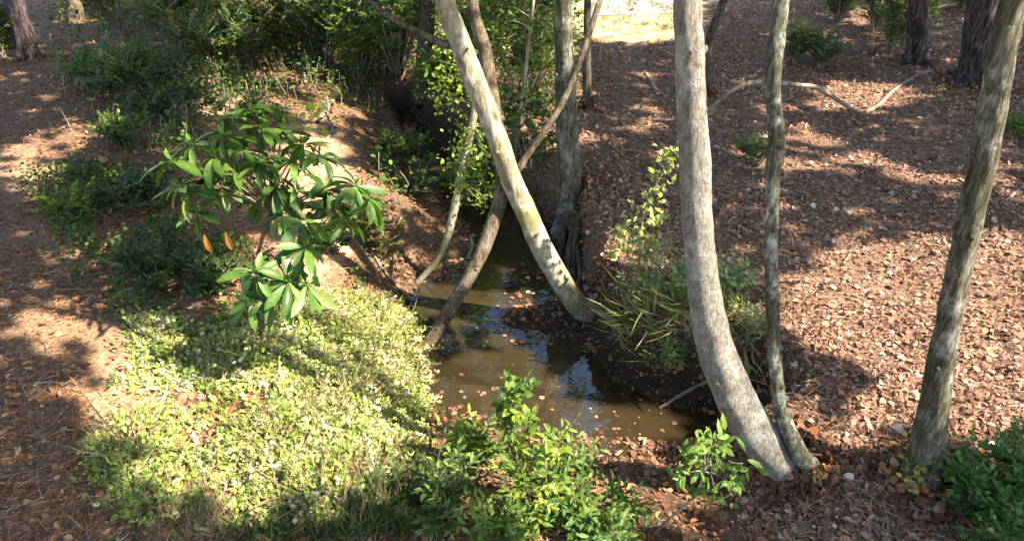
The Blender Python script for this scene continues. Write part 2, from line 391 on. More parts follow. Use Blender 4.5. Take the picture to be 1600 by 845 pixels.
t_.links.new(ramp(t_, n_.outputs[0], [(.3, (.34,.34,.34)), (.7, (.50,.50,.50))]), p_.inputs['Base Color']); p_.inputs['Roughness'].default_value = .9; t_.links.new(p_.outputs[0], o_.inputs[0])
tag(mesh_np('gravel_road', rv, [np.stack([i*60+j, (i+1)*60+j, (i+1)*60+j+1, i*60+j+1], -1).reshape(-1, 4)], mr_), kind='structure')

# ------------------------------------------------------------------ leaf litter
LP = np.array([(.10,.045,.025), (.18,.085,.045), (.26,.135,.075), (.33,.19,.115), (.25,.085,.035), (.42,.28,.18), (.52,.41,.31), (.50,.18,.04), (.55,.32,.08)])
LWT = np.array([.16,.26,.25,.14,.09,.055,.018,.015,.012])
def tangent_frame(x, y):
    e = .05
    zx = (terrain(x+e, y)-terrain(x-e, y))/(2*e); zy = (terrain(x, y+e)-terrain(x, y-e))/(2*e)
    n = np.stack([-zx, -zy, np.ones_like(zx)], -1); return n/np.linalg.norm(n, axis=1, keepdims=True)
def rnd(n): return rng.normal(size=(n, 3))
def scatter(n, xr, yr):
    """points on the ground, thinning with distance from the bridge."""
    x = rng.uniform(*xr, n*5); y = rng.uniform(*yr, n*5)
    dens = 1/(1+((y-3)/6.5)**2)
    keep = rng.random(n*5) < dens
    px, py, d = project(np.stack([x, y, np.full(n*5, 1.0)], -1))
    keep &= (px > -150) & (px < 1750) & (py > -60) & (py < 960)
    x = x[keep][:n]; y = y[keep][:n]; return x, y
def litter(name, n, xr, yr, test, sizes, kind, wt=LWT, label=None, hue=(1, 1, 1)):
    x, y = scatter(n, xr, yr); z = terrain(x, y); k = test(x, y, z); x, y, z = x[k], y[k], z[k]; m = len(x)
    if n > 70000:
        k = rng.random(m) < np.clip(.75+1.6*fbm(x, y, .9, 3), .25, 1); x, y, z = x[k], y[k], z[k]; m = len(x)
    nr = tangent_frame(x, y) + .62*rnd(m); a = rnd(m); a[:, 2] *= .3
    P = np.stack([x, y, z + rng.uniform(.004, .03, m)], -1)
    c = LP[rng.choice(len(LP), m, p=wt/wt.sum())]*rng.uniform(.7, 1.22, (m, 1)); c = .72*(c*.85 + .15*c.mean(1, keepdims=True)*[1.15, .95, .95]) + .28*np.array([.235, .135, .082]); c = c*hue
    L = Leaves(); s = (sizes[0]+(sizes[1]-sizes[0])*rng.random(m)**2.6)*(1+.02*np.maximum(y-6, 0))
    cu = rng.uniform(-1.5, 2.8, m); kd = rng.random(m)
    for kk, sel in ((kind, kd < .55), ('oval', (kd >= .55) & (kd < .82)), ('lance', kd >= .82)):
        L.add(P[sel], a[sel], nr[sel], s[sel]*(1.35 if kk == 'lance' else 1), c[sel], kk, curl=cu[sel])
    o = L.build(name, M['litter']); tag(o, label, 'leaf litter', kind='stuff'); return o
litter('leaf_litter', 135000, (-1, 16), (2.2, 21), lambda x, y, z: (side(x, y) > -.1) & (creek_d(x, y) > -.03) & (blob(*project(np.stack([x,y,z],-1))[:2], FIELD) < .4),
       (.020, .085), 'broad', label='brown and tan fallen broad leaves carpeting the right bank', hue=(1.32, 1.36, 1.40))
litter('leaf_litter', 48000, (-14, 3), (2.2, 21), lambda x, y, z: (side(x, y) <= .1) & (creek_d(x, y) > .03) & (rng.random(len(x)) > .6*blob(*project(np.stack([x,y,z],-1))[:2], SAND_LIT)),
       (.022, .085), 'oval', label='small red brown fallen leaves strewn over the left bank', hue=(1.25, 1.05, .80))
def needles():
    x, y = scatter(30000, (-14, 1), (2.2, 18)); z = terrain(x, y); k = (side(x, y) < 0) & (creek_d(x, y) > .1); x, y, z = x[k], y[k], z[k]; m = len(x)
    L = Leaves(); a = rnd(m); a[:, 2] *= .15
    c = np.array([.40,.23,.11])*rng.uniform(.4, 1.4, (m, 1))
    L.add(np.stack([x, y, z+.02], -1), a, tangent_frame(x, y), rng.uniform(.10, .22, m), c, 'blade'); 
    tag(L.build('pine_straw', M['litter']), 'rusty pine needles scattered over the left bank', 'pine straw', kind='stuff')
needles()
def straw():
    x, y = scatter(40000, (0, 15), (2.2, 18)); z = terrain(x, y); k = (side(x, y) > 0) & (creek_d(x, y) > .15); x, y, z = x[k], y[k], z[k]; m = len(x)
    L = Leaves(); a = rnd(m); a[:, 2] *= .25
    L.add(np.stack([x, y, z+.03], -1), a, tangent_frame(x, y)+.4*rnd(m), rng.uniform(.06, .17, m), np.array([.46,.32,.23])*rng.uniform(.35, 1.35, (m, 1)), 'blade')
    tag(L.build('pine_straw', M['litter']), 'pinkish brown pine needles mixed through the leaves of the right slope', 'pine straw', kind='stuff')
straw()
litter('leaf_litter', 80000, (-5, 4), (3.5, 17), lambda x, y, z: (z > -.01) & (creek_d(x, y) < .75) & (rng.random(len(x)) < np.where(creek_d(x, y) < 0, .9, .5)), (.02, .075), 'broad', label='damp dark fallen leaves caught on the banks along the waterline')
def pool_leaves():
    L = Leaves()
    for (cx, cyy, rx, ry, n, zz) in ((830,480,55,70,170,None), (860,640,160,60,45,.006), (1000,665,90,30,22,.006), (740,560,80,60,14,.006), (880,694,150,12,90,.008), (700,655,60,14,40,.008)):
        a = rng.uniform(0, 6.28, n); r = np.sqrt(rng.random(n)); P = on_plane_z(cx+rx*r*np.cos(a), cyy+ry*r*np.sin(a), 0)
        if zz is None: P[:, 2] = np.maximum(terrain(P[:, 0], P[:, 1]), 0)+.012
        else: P[:, 2] = zz
        c = LP[rng.choice(len(LP), n, p=LWT/LWT.sum())]*1.1; ax = rnd(n); ax[:, 2] = 0
        L.add(P, ax, np.array([0, 0, 1])+.1*rnd(n), (.018+.06*rng.random(n)**2), c*.75, 'broad', curl=rng.uniform(-1, 1.5, n))
    tag(L.build('floating_leaves', M['litter']), 'loose brown leaves floating on and lining the creek pool', 'leaf litter', kind='stuff')
pool_leaves()
def shore_drift():
    L = Leaves(); n = 1500
    x = rng.uniform(-2.6, 2.6, n*6); y = rng.uniform(4.3, 9.5, n*6); d = creek_d(x, y)
    k = (d < -.01) & (d > -.22) & (fbm(x, y, 1.7, 2) > .02) & (terrain(x, y) < 0); x, y = x[k][:n], y[k][:n]; m = len(x)
    L.add(np.stack([x, y, np.full(m, .006)], -1), rnd(m)*[1,1,0.05], np.array([0,0,1])+.1*rnd(m), .015+.05*rng.random(m)**2, LP[rng.choice(len(LP), m, p=LWT/LWT.sum())]*.8, 'broad', curl=rng.uniform(-1, 1.5, m))
    tag(L.build('floating_leaves', M['litter']), 'drifts of small brown leaves and scum gathered along the pool edge', 'leaf litter', kind='stuff')
    T = Tubes()
    for q in range(260):
        a = np.array([rng.uniform(-9, 9), 3+10*rng.random()**1.3]); th = rng.uniform(0, 3.14); ln = rng.uniform(.15, .55)
        b = a + ln*np.array([math.cos(th), math.sin(th)])
        if creek_d(np.array([a[0], b[0]]), np.array([a[1], b[1]])).min() < .1: continue
        mid = (a+b)/2 + rng.normal(size=2)*.04; r = rng.uniform(.003, .007)
        T.add([[p[0], p[1], float(terrain(p[0], p[1]))+.03+.02*rng.random()] for p in (a, mid, b)], [r, r*.9, r*.5], sides=5, sub=3)
    tag(T.build('twig_litter', M['twig']), 'fine fallen twigs strewn through the leaf litter on both banks', 'twig litter', kind='stuff')
shore_drift()

G_DARK = [(.030,.055,.012), (.045,.080,.016), (.065,.10,.020)]
G_MID = [(.065,.12,.018), (.095,.16,.025), (.13,.19,.03)]
G_YEL = [(.22,.28,.035), (.29,.34,.05), (.17,.24,.03)]
G_LIGHT = [(.31,.38,.09), (.40,.46,.14), (.24,.33,.06), (.48,.50,.26)]
G_BLUE = [(.065,.13,.03), (.09,.165,.045), (.075,.145,.03)]

# ------------------------------------------------------------------ trees
def stem_path(a, b, sag=.1):
    m = (a+b)/2 + rng.normal(size=3)*sag*np.linalg.norm(b-a)*.5; m[2] += sag*np.linalg.norm(b-a)
    return np.array([a, m, b])
TREES = []                              # (root, top point, reach weight, colour)
def tree(name, label, px, mat, lean=0.0, wob=.12, top=8.5, cat='tree', group=None, sides=14, forks=(), sink=.12, roots=0, crown=True, base=None, seed=0, up=None):
    """px: list of (x, y, width) up the trunk from its foot."""
    b = g1(px[0][0], px[0][1]) if base is None else np.array(base)
    root = empty(name, b, label, cat, group)
    X = np.array([p[0] for p in px], float); Y = np.array([p[1] for p in px], float); Wd = np.array([p[2] for p in px], float)
    P, t = upright(b, X, Y, lean)
    r = Wd*t/F/2
    P = np.concatenate([[P[0]-[0, 0, sink]], P]); r = np.concatenate([[r[0]*1.1], r])
    T = Tubes()
    if top and P[-1][2] < top:
        d = P[-1]-P[-3]; d = d/np.linalg.norm(d); d = d*.6 + np.array([0, 0, .6]) if up is None else np.array(up); q = P[-1]; rr = r[-1]
        ext = []
        while q[2] < top:
            q = q + d/np.linalg.norm(d)*.9; rr = rr*.9; ext.append((q, rr)); d = d + rng.normal(size=3)*.08; d[2] = abs(d[2])
        P = np.concatenate([P, [e[0] for e in ext]]); r = np.concatenate([r, [e[1] for e in ext]])
    big = b[1] < 10 and sides > 11
    T.add(P, r, sides=28 if big else sides, sub=14 if big else 5, wob=wob, seed=seed+int(px[0][0]), rough=.16 if big else 0)
    if big:                                        # knots, broken stubs and a few side twigs
        rs = np.random.default_rng(int(px[0][0])+3)
        for q in range(6):
            k = rs.integers(3, len(px)-1); f = rs.random(); p = P[k]*(1-f)+P[k+1]*f; rr = r[k]*(1-f)+r[k+1]*f
            a = rs.uniform(0, 6.28); dv = np.array([math.cos(a), math.sin(a), .5]); ln = rr*(1.15 if q < 4 else rs.uniform(1.2, 1.6)); w = rr*(.33 if q < 4 else .13)
            T.add([p+dv*rr*.5, p+dv*rr*.9, p+dv*ln], [w*1.3, w, w*.6], sides=8, sub=3, wob=.12, seed=q)
    for k in range(roots):
        a = k*6.28/roots + .4; q = P[1]; e = q + np.array([math.cos(a), math.sin(a), 0])*r[1]*2.1; e[2] = terrain(e[0], e[1])-.05
        md = q + np.array([math.cos(a), math.sin(a), 0])*r[1]*1.2; md[2] = terrain(md[0], md[1])+.01
        T.add([q+[0,0,r[1]*1.3], md, e], [r[1]*.45, r[1]*.34, r[1]*.08], sides=10, wob=.15, seed=k)
    T.build('trunk', mat, root)
    for fk in forks:
        X = np.array([p[0] for p in fk[0]], float); Y = np.array([p[1] for p in fk[0]], float); Wd = np.array([p[2] for p in fk[0]], float)
        Q, t = upright(b, X, Y, fk[1]); fr = Wd*t/F/2
        T2 = Tubes(); T2.add(Q, fr, sides=10, sub=5, wob=wob, seed=5); T2.build('limb', fk[2] if len(fk) > 2 else mat, root)
    if crown: TREES.append((root, P[-1], P, r, mat))
    return root, P
tree('tree', 'thick pale grey trunk curving up from a bent foot beside the pool',
     [(1228,728,62),(1200,703,66),(1155,632,62),(1123,560,57),(1105,485,53),(1096,420,49),(1090,350,47),(1085,250,47),(1080,150,46),(1077,60,45),(1074,0,44)],
     M['bark_pale'], lean=.05, wob=.05, sink=.3)
tree('tree', 'slim crooked trunk with green and white lichen touching the foot of the thick pale trunk',
     [(1272,742,34),(1246,702,29),(1224,655,25),(1214,600,21),(1208,500,19),(1205,400,20),(1206,330,20),(1208,265,24),(1214,232,27),(1211,190,23),(1208,130,24),(1213,70,27),(1221,0,24)],
     M['bark_lichen'], lean=.22, wob=.10, sink=.3)
tree('tree', 'brown mossy trunk leaning to the right with small yellow leaves round its foot',
     [(1432,750,72),(1447,705,50),(1462,620,40),(1475,540,38),(1490,460,38),(1508,380,37),(1525,300,38),(1543,220,39),(1558,130,41),(1573,50,39),(1585,0,37)],
     M['bark_moss'], lean=.05, wob=.07, roots=3)
tree('tree', 'bare sunlit white trunk arching from the right bank leftwards over the creek',
     [(932,470,26),(922,487,33),(902,476,36),(872,432,34),(846,385,34),(821,330,33),(797,275,33),(777,215,34),(757,165,34),(737,115,34),(716,60,33),(695,0,32)],
     M['bark_arch'], lean=.05, wob=.05, sink=.05, forks=[([(918,488,22),(932,474,15),(942,460,7)], .05), ([(718,72,15),(690,68,13),(658,52,11),(625,36,10),(592,14,9),(560,-12,7)], .05, M['bark_dark'])])
tree('tree', 'dark forked trunk slanting up rightwards from the left waterline behind the white trunk',
     [(664,545,19),(698,492,21),(722,452,22),(745,410,22),(766,362,22),(780,318,22),(783,285,20),(778,215,21),(768,150,22),(757,80,21),(737,0,19)],
     M['bark_brown'], lean=.35, wob=.08, forks=[([(778,320,17),(800,280,14),(822,245,12),(846,212,11),(872,172,11),(893,130,10),(915,70,10),(938,0,9)], .35, M['bark_brown'])])
tree('tree', 'straight trunk half grey half brown standing on the eroded bank behind the creek',
     [(893,352,58),(892,325,46),(889,280,39),(886,200,34),(882,100,29),(880,0,27)], M['bark_moss'], lean=0, wob=.06)
tree('tree', 'thin dark straight trunk just right of the half grey half brown trunk', [(917,168,15),(917,90,12),(918,0,11)], M['bark_dark'], wob=.08, sides=10)
tree('tree', 'thin blackish trunk leaning right, close behind the thick pale trunk', [(1104,150,13),(1104,95,14),(1112,50,14),(1131,0,14)], M['bark_dark'], wob=.08, sides=10)
tree('pine_tree', 'narrower dark pine trunk behind the end of the fallen branch on the right slope', [(1431,99,38),(1432,70,31),(1434,30,30),(1437,0,30)], M['bark_pine'], wob=.06, roots=4, top=10)
tree('pine_tree', 'broad dark pine trunk partly hidden by the mossy leaning trunk', [(1524,132,58),(1529,95,54),(1536,40,52),(1542,0,50)], M['bark_pine'], wob=.06, roots=4, top=10)
tree('pine_tree', 'dark pine trunk with a sunlit pale patch at the far left edge of the slope', [(42,90,32),(38,60,30),(29,30,30),(20,0,30)], M['bark_pine'], wob=.06, roots=3, top=10)
tree('tree', 'pale mottled thin trunk rising among the bushes upper left', [(403,72,16),(401,40,15),(398,0,14)], M['bark_lichen'], wob=.08, sides=10)
tree('tree', 'thin yellow green stem leaning left among the bushes upper left', [(354,62,8),(347,35,9),(338,0,10)], M['bark_lichen'], wob=.08, sides=8, crown=False, top=6)
tree('tree', 'short visible grey brown trunk behind the bushes left of the yellow green stem', [(250,38,10),(249,15,10),(247,0,10)], M['bark_brown'], wob=.08, sides=8)
tree('tree', 'sunlit orange brown trunk foot at the top left beside the dark pine', [(118,30,26),(117,10,20),(112,0,19)], M['bark_brown'], wob=.08, sides=10, crown=False, top=8)
tree('tree', 'broad dark trunk deep in the shade behind the arching white trunk', [(662,150,30),(664,80,26),(668,0,25)], M['bark_dark'], wob=.08, sides=10)
for i_, (px, lb) in enumerate((([(270,70,5),(268,30,5),(264,0,5)], 'very thin brown sapling stem left of the pale mottled trunk'),
        ([(452,95,6),(446,50,6),(444,0,6)], 'thin grey sapling stem right of the pale mottled trunk'),
        ([(330,95,5),(322,40,5),(325,0,5)], 'thin stem leaning slightly among olive bushes upper left'),
        ([(505,120,6),(512,60,6),(522,0,6)], 'thin brown sapling leaning right above the glossy shrub'),
        ([(585,125,6),(578,60,6),(570,0,6)], 'slim dark sapling in the green bushes left of the broad shaded trunk'),
        ([(190,70,6),(185,30,6),(184,0,6)], 'slim brown sapling between the orange trunk foot and the thicket'),
        ([(625,115,7),(632,50,7),(628,0,7)], 'slim grey sapling just left of the broad shaded trunk'),
        ([(545,95,5),(550,40,5),(546,0,5)], 'very thin pale sapling in the middle of the far green bushes'))):
    tree('sapling', lb, px, M['bark_lichen' if i_ % 2 else 'bark_brown'], wob=.1, sides=7, crown=False, top=6, cat='sapling')
def sapling_curve():
    b = g1(652, 441); root = empty('sapling', b, 'thin pale curved stem rising from the left waterline beside the dark forked trunk', 'sapling')
    px = [(652,441,7),(672,420,8),(690,396,8),(702,360,9),(710,325,9),(717,290,8),(727,245,8),(737,200,8),(742,165,7),(740,120,6)]
    P, t = upright(b, np.array([p[0] for p in px]), np.array([p[1] for p in px]), .1)
    T = Tubes(); T.add(P, 1.35*np.array([p[2] for p in px])*t/F/2, sides=10, wob=.1)
    L = Leaves()
    for (px, py) in ((690,150),(700,130),(685,95),(705,100),(698,160),(715,140),(722,265),(742,235),(748,290),(762,312),(725,205),(735,290),(715,285),(770,255),(755,220),(740,305),(765,285),(728,240),(712,255),(745,262),(690,125),(760,200),(730,130),(705,75),(745,100),(770,175),(735,250),(720,235),(752,305)):
        q, _ = upright(b, np.array([px]), np.array([py]), rng.uniform(.0, .2)); q = q[0]; n = 34
        s_ = P[np.argmin(np.linalg.norm(P-q, axis=1))]; T.add(stem_path(s_, q, .1), [.009, .006, .003], sides=4)
        L.add(q+rng.normal(size=(n, 3))*[.12,.2,.10], rnd(n)-[0,0,.2], rnd(n)*.8+[.4,-.3,1], rng.uniform(.03, .085, n), np.array((G_MID+G_YEL[:2] if py < 85 else G_YEL+G_MID)*6)[rng.integers(0, 30, n)]*rng.uniform(.6, 1.2, (n, 1)), 'lance' if rng.random() < .5 else 'oval', curl=rng.uniform(-1, 3, n))
    T.build('trunk', M['bark_arch'], root); L.build('crown', M['leaf'], root)
    return root, P

def foot_leaves():
    L = Leaves()
    for root, top, P, r, mat in TREES:
        b = P[1]
        if b[1] > 14: continue
        n = 520; a = rng.uniform(0, 6.28, n); d = r[1]*(.85 + 1.7*rng.random(n)**1.5)
        x = b[0]+d*np.cos(a); y = b[1]+d*np.sin(a); k = creek_d(x, y) > 0; x, y, d = x[k], y[k], d[k]; n = len(x)
        if n == 0: continue
        z = terrain(x, y) + .015 + .17*np.exp(-(d/r[1]-.9)*1.5)*rng.random(n)
        L.add(np.stack([x, y, z], -1), rnd(n), np.array([0, 0, 1])+.7*rnd(n), .03+.06*rng.random(n), LP[rng.choice(len(LP), n, p=LWT/LWT.sum())]*rng.uniform(.6, 1.2, (n, 1)), 'broad', curl=rng.uniform(-1.5, 2.5, n))
    tag(L.build('leaf_litter', M['litter']), 'fallen leaves banked up around the feet of the trunks', 'leaf litter', kind='stuff')
foot_leaves()

# ------------------------------------------------------------------ shrubs and plants
def shrub(name, label, cat, base, height, rad, nstem, ntwig, kleaf, leaf, cols, kind='oval', mat='leaf', stem='twig', group=None, squash=(1, 1), low=.15, lean=(0, 0), twig=.28, stem_r=.008, droop=.2):
    base = np.asarray(base, float); root = empty(name, base, label, cat, group)
    T = Tubes(); L = Leaves(); cols = np.asarray(cols)
    for s in range(nstem):
        a = rng.uniform(0, 6.28); r = rad*math.sqrt(rng.random())
        e = base + np.array([r*math.cos(a)*squash[0] + lean[0]*height, r*math.sin(a)*squash[1] + lean[1]*height, height*rng.uniform(.6, 1.0)*(1-.3*(r/rad)**2)])
        pth = stem_path(base+np.array([.15*r*math.cos(a), .15*r*math.sin(a), -.05]), e, .12)
        T.add(pth, [stem_r*1.5, stem_r, stem_r*.4], sides=5, sub=4)
        for q in range(ntwig):
            u = low + (1-low)*rng.random()**.7
            p = (1-u)**2*pth[0] + 2*u*(1-u)*(2*pth[1]-.5*(pth[0]+pth[2])) + u*u*pth[2]
            d = rng.normal(size=3); d[2] = abs(d[2])*.5 - .1; d += (e-base)/np.linalg.norm(e-base)*.6; d /= np.linalg.norm(d)
            ln = twig*rng.uniform(.5, 1.2); tip = p + d*ln
            T.add([p, tip], [stem_r*.4, stem_r*.15], sides=4, sub=1)
            uu = np.linspace(.15, 1, kleaf)
            P = p + (tip-p)*uu[:, None]
            sd = np.cross(d, [0, 0, 1]); sd /= max(np.linalg.norm(sd), 1e-6)
            sg = np.where(np.arange(kleaf) % 2, 1, -1)[:, None]
            ax = sd*sg*1.0 + d*.75 + rng.normal(size=(kleaf, 3))*.25; ax[:, 2] -= droop; ax[-1] = d
            nr = np.array([0, 0, 1.]) + rng.normal(size=(kleaf, 3))*.45
            c = cols[rng.integers(len(cols))]*rng.uniform(.75, 1.25, (kleaf, 1))
            L.add(P, ax, nr, leaf*rng.uniform(.7, 1.2, kleaf), c, kind)
    T.build('stem', M[stem], root); L.build('foliage', M[mat], root); return root
SAP_ROOT, SAP_P = sapling_curve()
def airy_sapling():
    b = g1(806, 300); root = empty('sapling', b, 'airy bright leaved sapling between the white trunk and the half grey half brown trunk', 'sapling')
    px = [(806,300,7),(804,250,7),(810,190,6),(820,120,6),(828,50,5),(834,0,4)]
    P, t = upright(b, np.array([p[0] for p in px]), np.array([p[1] for p in px]), .05)
    T = Tubes(); T.add(P, np.array([p[2] for p in px])*t/F/2, sides=8, wob=.1); L = Leaves()
    dense = np.concatenate([np.linspace(P[k], P[k+1], 8) for k in range(len(P)-1)])
    for (qx, qy) in ((780,140),(790,165),(775,110),(800,150),(795,60),(780,40),(815,30),(830,60),(840,100),(850,30),(865,60),(825,130),(810,185),(845,160),(855,120)) + ((870,160),(760,95),(775,60),(850,80),(880,40),(790,215),(830,160),(800,110),(862,15),(780,15)):
        q, _ = upright(b, np.array([qx]), np.array([qy]), rng.uniform(-.05, .15)); q = q[0]; n = 30
        low = dense[dense[:, 2] < q[2]-.05]; s_ = low[np.argmin(np.linalg.norm(low-q, axis=1))] if len(low) else P[0]
        T.add(stem_path(s_, q, .18), [.009, .006, .003], sides=4)
        L.add(q+rng.normal(size=(n, 3))*[.14,.22,.10], rnd(n)-[0,0,.2], rnd(n)*.6+[.4,-.3,1], rng.uniform(.045, .085, n), np.array(G_MID+G_YEL[:2]+G_MID)[rng.integers(0, 8, n)]*rng.uniform(.7, 1.2, (n, 1)), 'oval', curl=rng.uniform(-1, 3, n))
    T.build('trunk', M['twig'], root); L.build('crown', M['leaf'], root)
airy_sapling()
# the big-leaved shrub on the left bank
def big_leaf_shrub():
    wh = [(390,170,5.9,7),(425,178,6.0,6),(300,225,5.6,8),(335,245,5.6,6),(285,290,5.4,7),(310,330,5.4,7),(350,295,5.5,8),(440,205,5.9,7),(475,225,5.9,7),(405,255,5.6,9),
          (430,290,5.5,8),(350,210,5.7,6),(555,290,5.5,10),(510,295,5.6,8),(575,310,5.5,7),(535,340,5.6,8),(475,345,5.3,9),(440,335,5.3,7),(478,385,5.2,9),(400,425,5.0,9),(390,470,4.95,8),
          (450,440,5.0,8),(480,445,5.05,7),(365,185,5.9,6),(410,200,5.8,7),(380,235,5.7,7),(455,250,5.8,6),(320,275,5.5,6),(370,270,5.6,7),(500,245,5.9,6),(415,315,5.6,6),(530,320,5.6,7),(465,300,5.5,6),(300,300,5.4,5),(425,460,5.0,6),(268,250,5.5,5)]
    fork = g1(405, 520); base = fork.copy()
    root = empty('big_leaf_shrub', base, 'dark glossy shrub with whorls of long drooping leaves on the left bank', 'shrub')
    T = Tubes(); L = Leaves()
    A = ray(403, 400); A = np.array([0, 0, H]) + A*(5.35/A[1])
    B = ray(425, 330); B = np.array([0, 0, H]) + B*(5.5/B[1])
    T.add([base-[0,0,.1], base*.5+A*.5+[.05,0,0], A, B], [.024, .021, .017, .014], sides=7)
    for (px, py, y, n) in wh:
        D = ray(px, py); w = np.array([0, 0, H]) + D*(y/D[1])
        src = B if py < 360 else A
        T.add(stem_path(src, w, .10), [.012, .009, .006], sides=5)
        d = (w-src)/np.linalg.norm(w-src); d = d*.6 + np.array([0, 0, .7]); d /= np.linalg.norm(d)
        x = np.cross(d, [0, 1, 0.1]); x /= np.linalg.norm(x); yv = np.cross(d, x)
        n = n+5; a = np.arange(n)*6.283/n + rng.uniform(0, 6) + rng.normal(size=n)*.2
        el = rng.uniform(-.6, .6, n)
        ax = (np.cos(a)*np.cos(el))[:, None]*x + (np.sin(a)*np.cos(el))[:, None]*yv + np.sin(el)[:, None]*d
        ax[:, 2] -= .22
        c = np.array([(.055,.11,.017), (.075,.145,.023), (.11,.19,.033), (.042,.085,.014), (.15,.19,.04)])[rng.choice(5, n, p=[.27,.27,.22,.2,.04])]*rng.uniform(.75, 1.2, (n, 1))
        L.add(w + ax*.02, ax, d + .25*rng.normal(size=(n, 3)), rng.uniform(.15, .31, n), c, 'long', curl=rng.uniform(.2, 2.4, n))
        L.add(w[None].repeat(4, 0), d+.5*rng.normal(size=(4, 3)), rnd(4), rng.uniform(.07, .12, 4), c[:4]*1.4, 'lance')
    # twigs of smaller yellow leaves
    for (px, py, y) in ((475,185,6.1),(490,195,6.1),(445,175,6.1),(330,300,5.6)):
        D = ray(px, py); w = np.array([0, 0, H]) + D*(y/D[1]); n = 14
        L.add(w+rng.normal(size=(n, 3))*.09, rnd(n), rnd(n)+[0,0,1], rng.uniform(.06, .1, n), np.array(G_YEL)[rng.integers(0, 3, n)], 'oval')
    T.build('stem', M['twig_green'], root); L.build('foliage', M['leaf_gloss'], root, True)
    for (px, py) in ((319,366),(352,362)):
        D = ray(px, py); w = np.array([0, 0, H]) + D*(5.2/D[1])
        for_l = Leaves(); for_l.add(w, np.array([.12, -.1, -1.0]), np.array([.2, -1, .1]), .19, np.array([.36,.15,.035]), 'long')
        o = for_l.build('dead_leaf', M['leaf'], root); tag(o, 'withered orange leaf hanging straight down')
big_leaf_shrub()

# sunlit ground cover on the left bank
GC = [(430,600,250,160,1), (330,700,170,90,1), (480,720,120,60,.9), (560,520,105,90,1), (500,470,80,45,.9), (240,590,80,70,.8), (480,740,110,40,.7), (600,600,70,60,1)]
def ground_cover():
    n = 42000
    x = rng.uniform(-4.8, -.2, n); y = rng.uniform(3.0, 8.2, n); z = terrain(x, y)
    px, py, d = project(np.stack([x, y, z+.15], -1))
    cl = fbm(x, y, 1.9, 4); c2 = fbm(x+9, y, .8, 2)
    m = blob(px+cl*140, py+c2*110, GC)
    k = (rng.random(n) < m*np.clip(.74+cl*2.6+c2*1.0, .06, 1)) & (creek_d(x, y) > -.05)
    x, y, z, cl, m = x[k], y[k], z[k], cl[k], m[k]; n = len(x)
    tone = np.clip(fbm(x, y, 2.6, 3)*1.6+.5+.25*rng.normal(size=n), 0, 1)
    G = np.array(G_LIGHT+[(.14,.21,.045), (.50,.45,.32), (.30,.23,.11)])
    base = np.stack([x, y, z], -1)
    up = rng.normal(size=(n, 3))*[.75,.75,.2] + [.1, -.05, .75]; up /= np.linalg.norm(up, axis=1, keepdims=True)
    ln = rng.uniform(.08, .30, n)*np.clip(.95+2.6*cl, .5, 2.2)*(.5+.5*m)*np.where(rng.random(n) < .06, 1.5, 1)
    L = Leaves(); K = 9
    L.add(base, up+[0,0,.1], rnd(n), ln*1.05, np.array([.34,.27,.13])*rng.uniform(.5, 1.3, (n, 1)), 'blade')
    sd = np.cross(up, rng.normal(size=(n, 3))); sd /= np.linalg.norm(sd, axis=1, keepdims=True)
    idx = np.where(rng.random(n) < tone, rng.choice([1, 3, 1, 5], n), rng.choice([0, 2, 4, 0, 6], n))
    for q in range(K):
        u = .25+.75*q/(K-1); sg = 1 if q % 2 else -1
        P = base + up*(ln*u)[:, None] - np.array([0, 0, 1])*(.25*ln*u*u)[:, None] + rnd(n)*.008
        ax = sd*sg + up*.8 + .35*rnd(n)
        c = G[idx]*rng.uniform(.7, 1.2, (n, 1))
        live = rng.random(n) > .12
        L.add(P[live], ax[live], (np.array([.4, -.2, 1.])+.55*rnd(n))[live], rng.uniform(.025, .058, n)[live], c[live], 'lance' if q % 3 == 0 else 'oval', curl=rng.uniform(-1, 3, n)[live])
    tag(L.build('ground_cover', M['leaf']), 'dense pale yellow green ground cover lit by the sun on the left bank', 'ground cover', kind='stuff')
    print('sprigs', n)
ground_cover()
def low_plants():
    LPR = [(215,330,120,100,1), (310,430,110,60,1), (110,310,60,50,.6), (230,470,80,40,.8), (330,230,90,50,.6), (590,420,50,70,.35), (150,430,60,50,.35)]
    n = 60000; x = rng.uniform(-7, -.5, n); y = rng.uniform(5, 11, n); z = terrain(x, y)
    px, py, d = project(np.stack([x, y, z+.08], -1)); cl = fbm(x, y, 1.8, 4)
    k = (rng.random(n) < blob(px+cl*90, py+cl*60, LPR)*np.clip(.35+2.6*cl, 0, .9)) & (creek_d(x, y) > .1)
    x, y, z, cl = x[k], y[k], z[k], cl[k]; n = len(x)
    P = np.stack([x, y, z+.01+rng.random(n)*np.clip(.14+.7*cl, .04, .35)], -1)
    L = Leaves(); a = rnd(n); a[:, 2] = a[:, 2]*.5+.1
    c = np.array(G_DARK+G_MID+[(.16,.14,.04)])[rng.choice(7, n, p=[.2,.2,.2,.15,.1,.05,.1])]*rng.uniform(.7, 1.25, (n, 1))
    L.add(P, a, np.array([.2, -.2, 1.])+.6*rnd(n), rng.uniform(.03, .08, n), c, 'oval', curl=rng.uniform(-1, 3, n))
    tag(L.build('undergrowth', M['leaf']), 'low dark weeds creeping over the ground around the glossy big leaved shrub', 'undergrowth', kind='stuff')
low_plants()
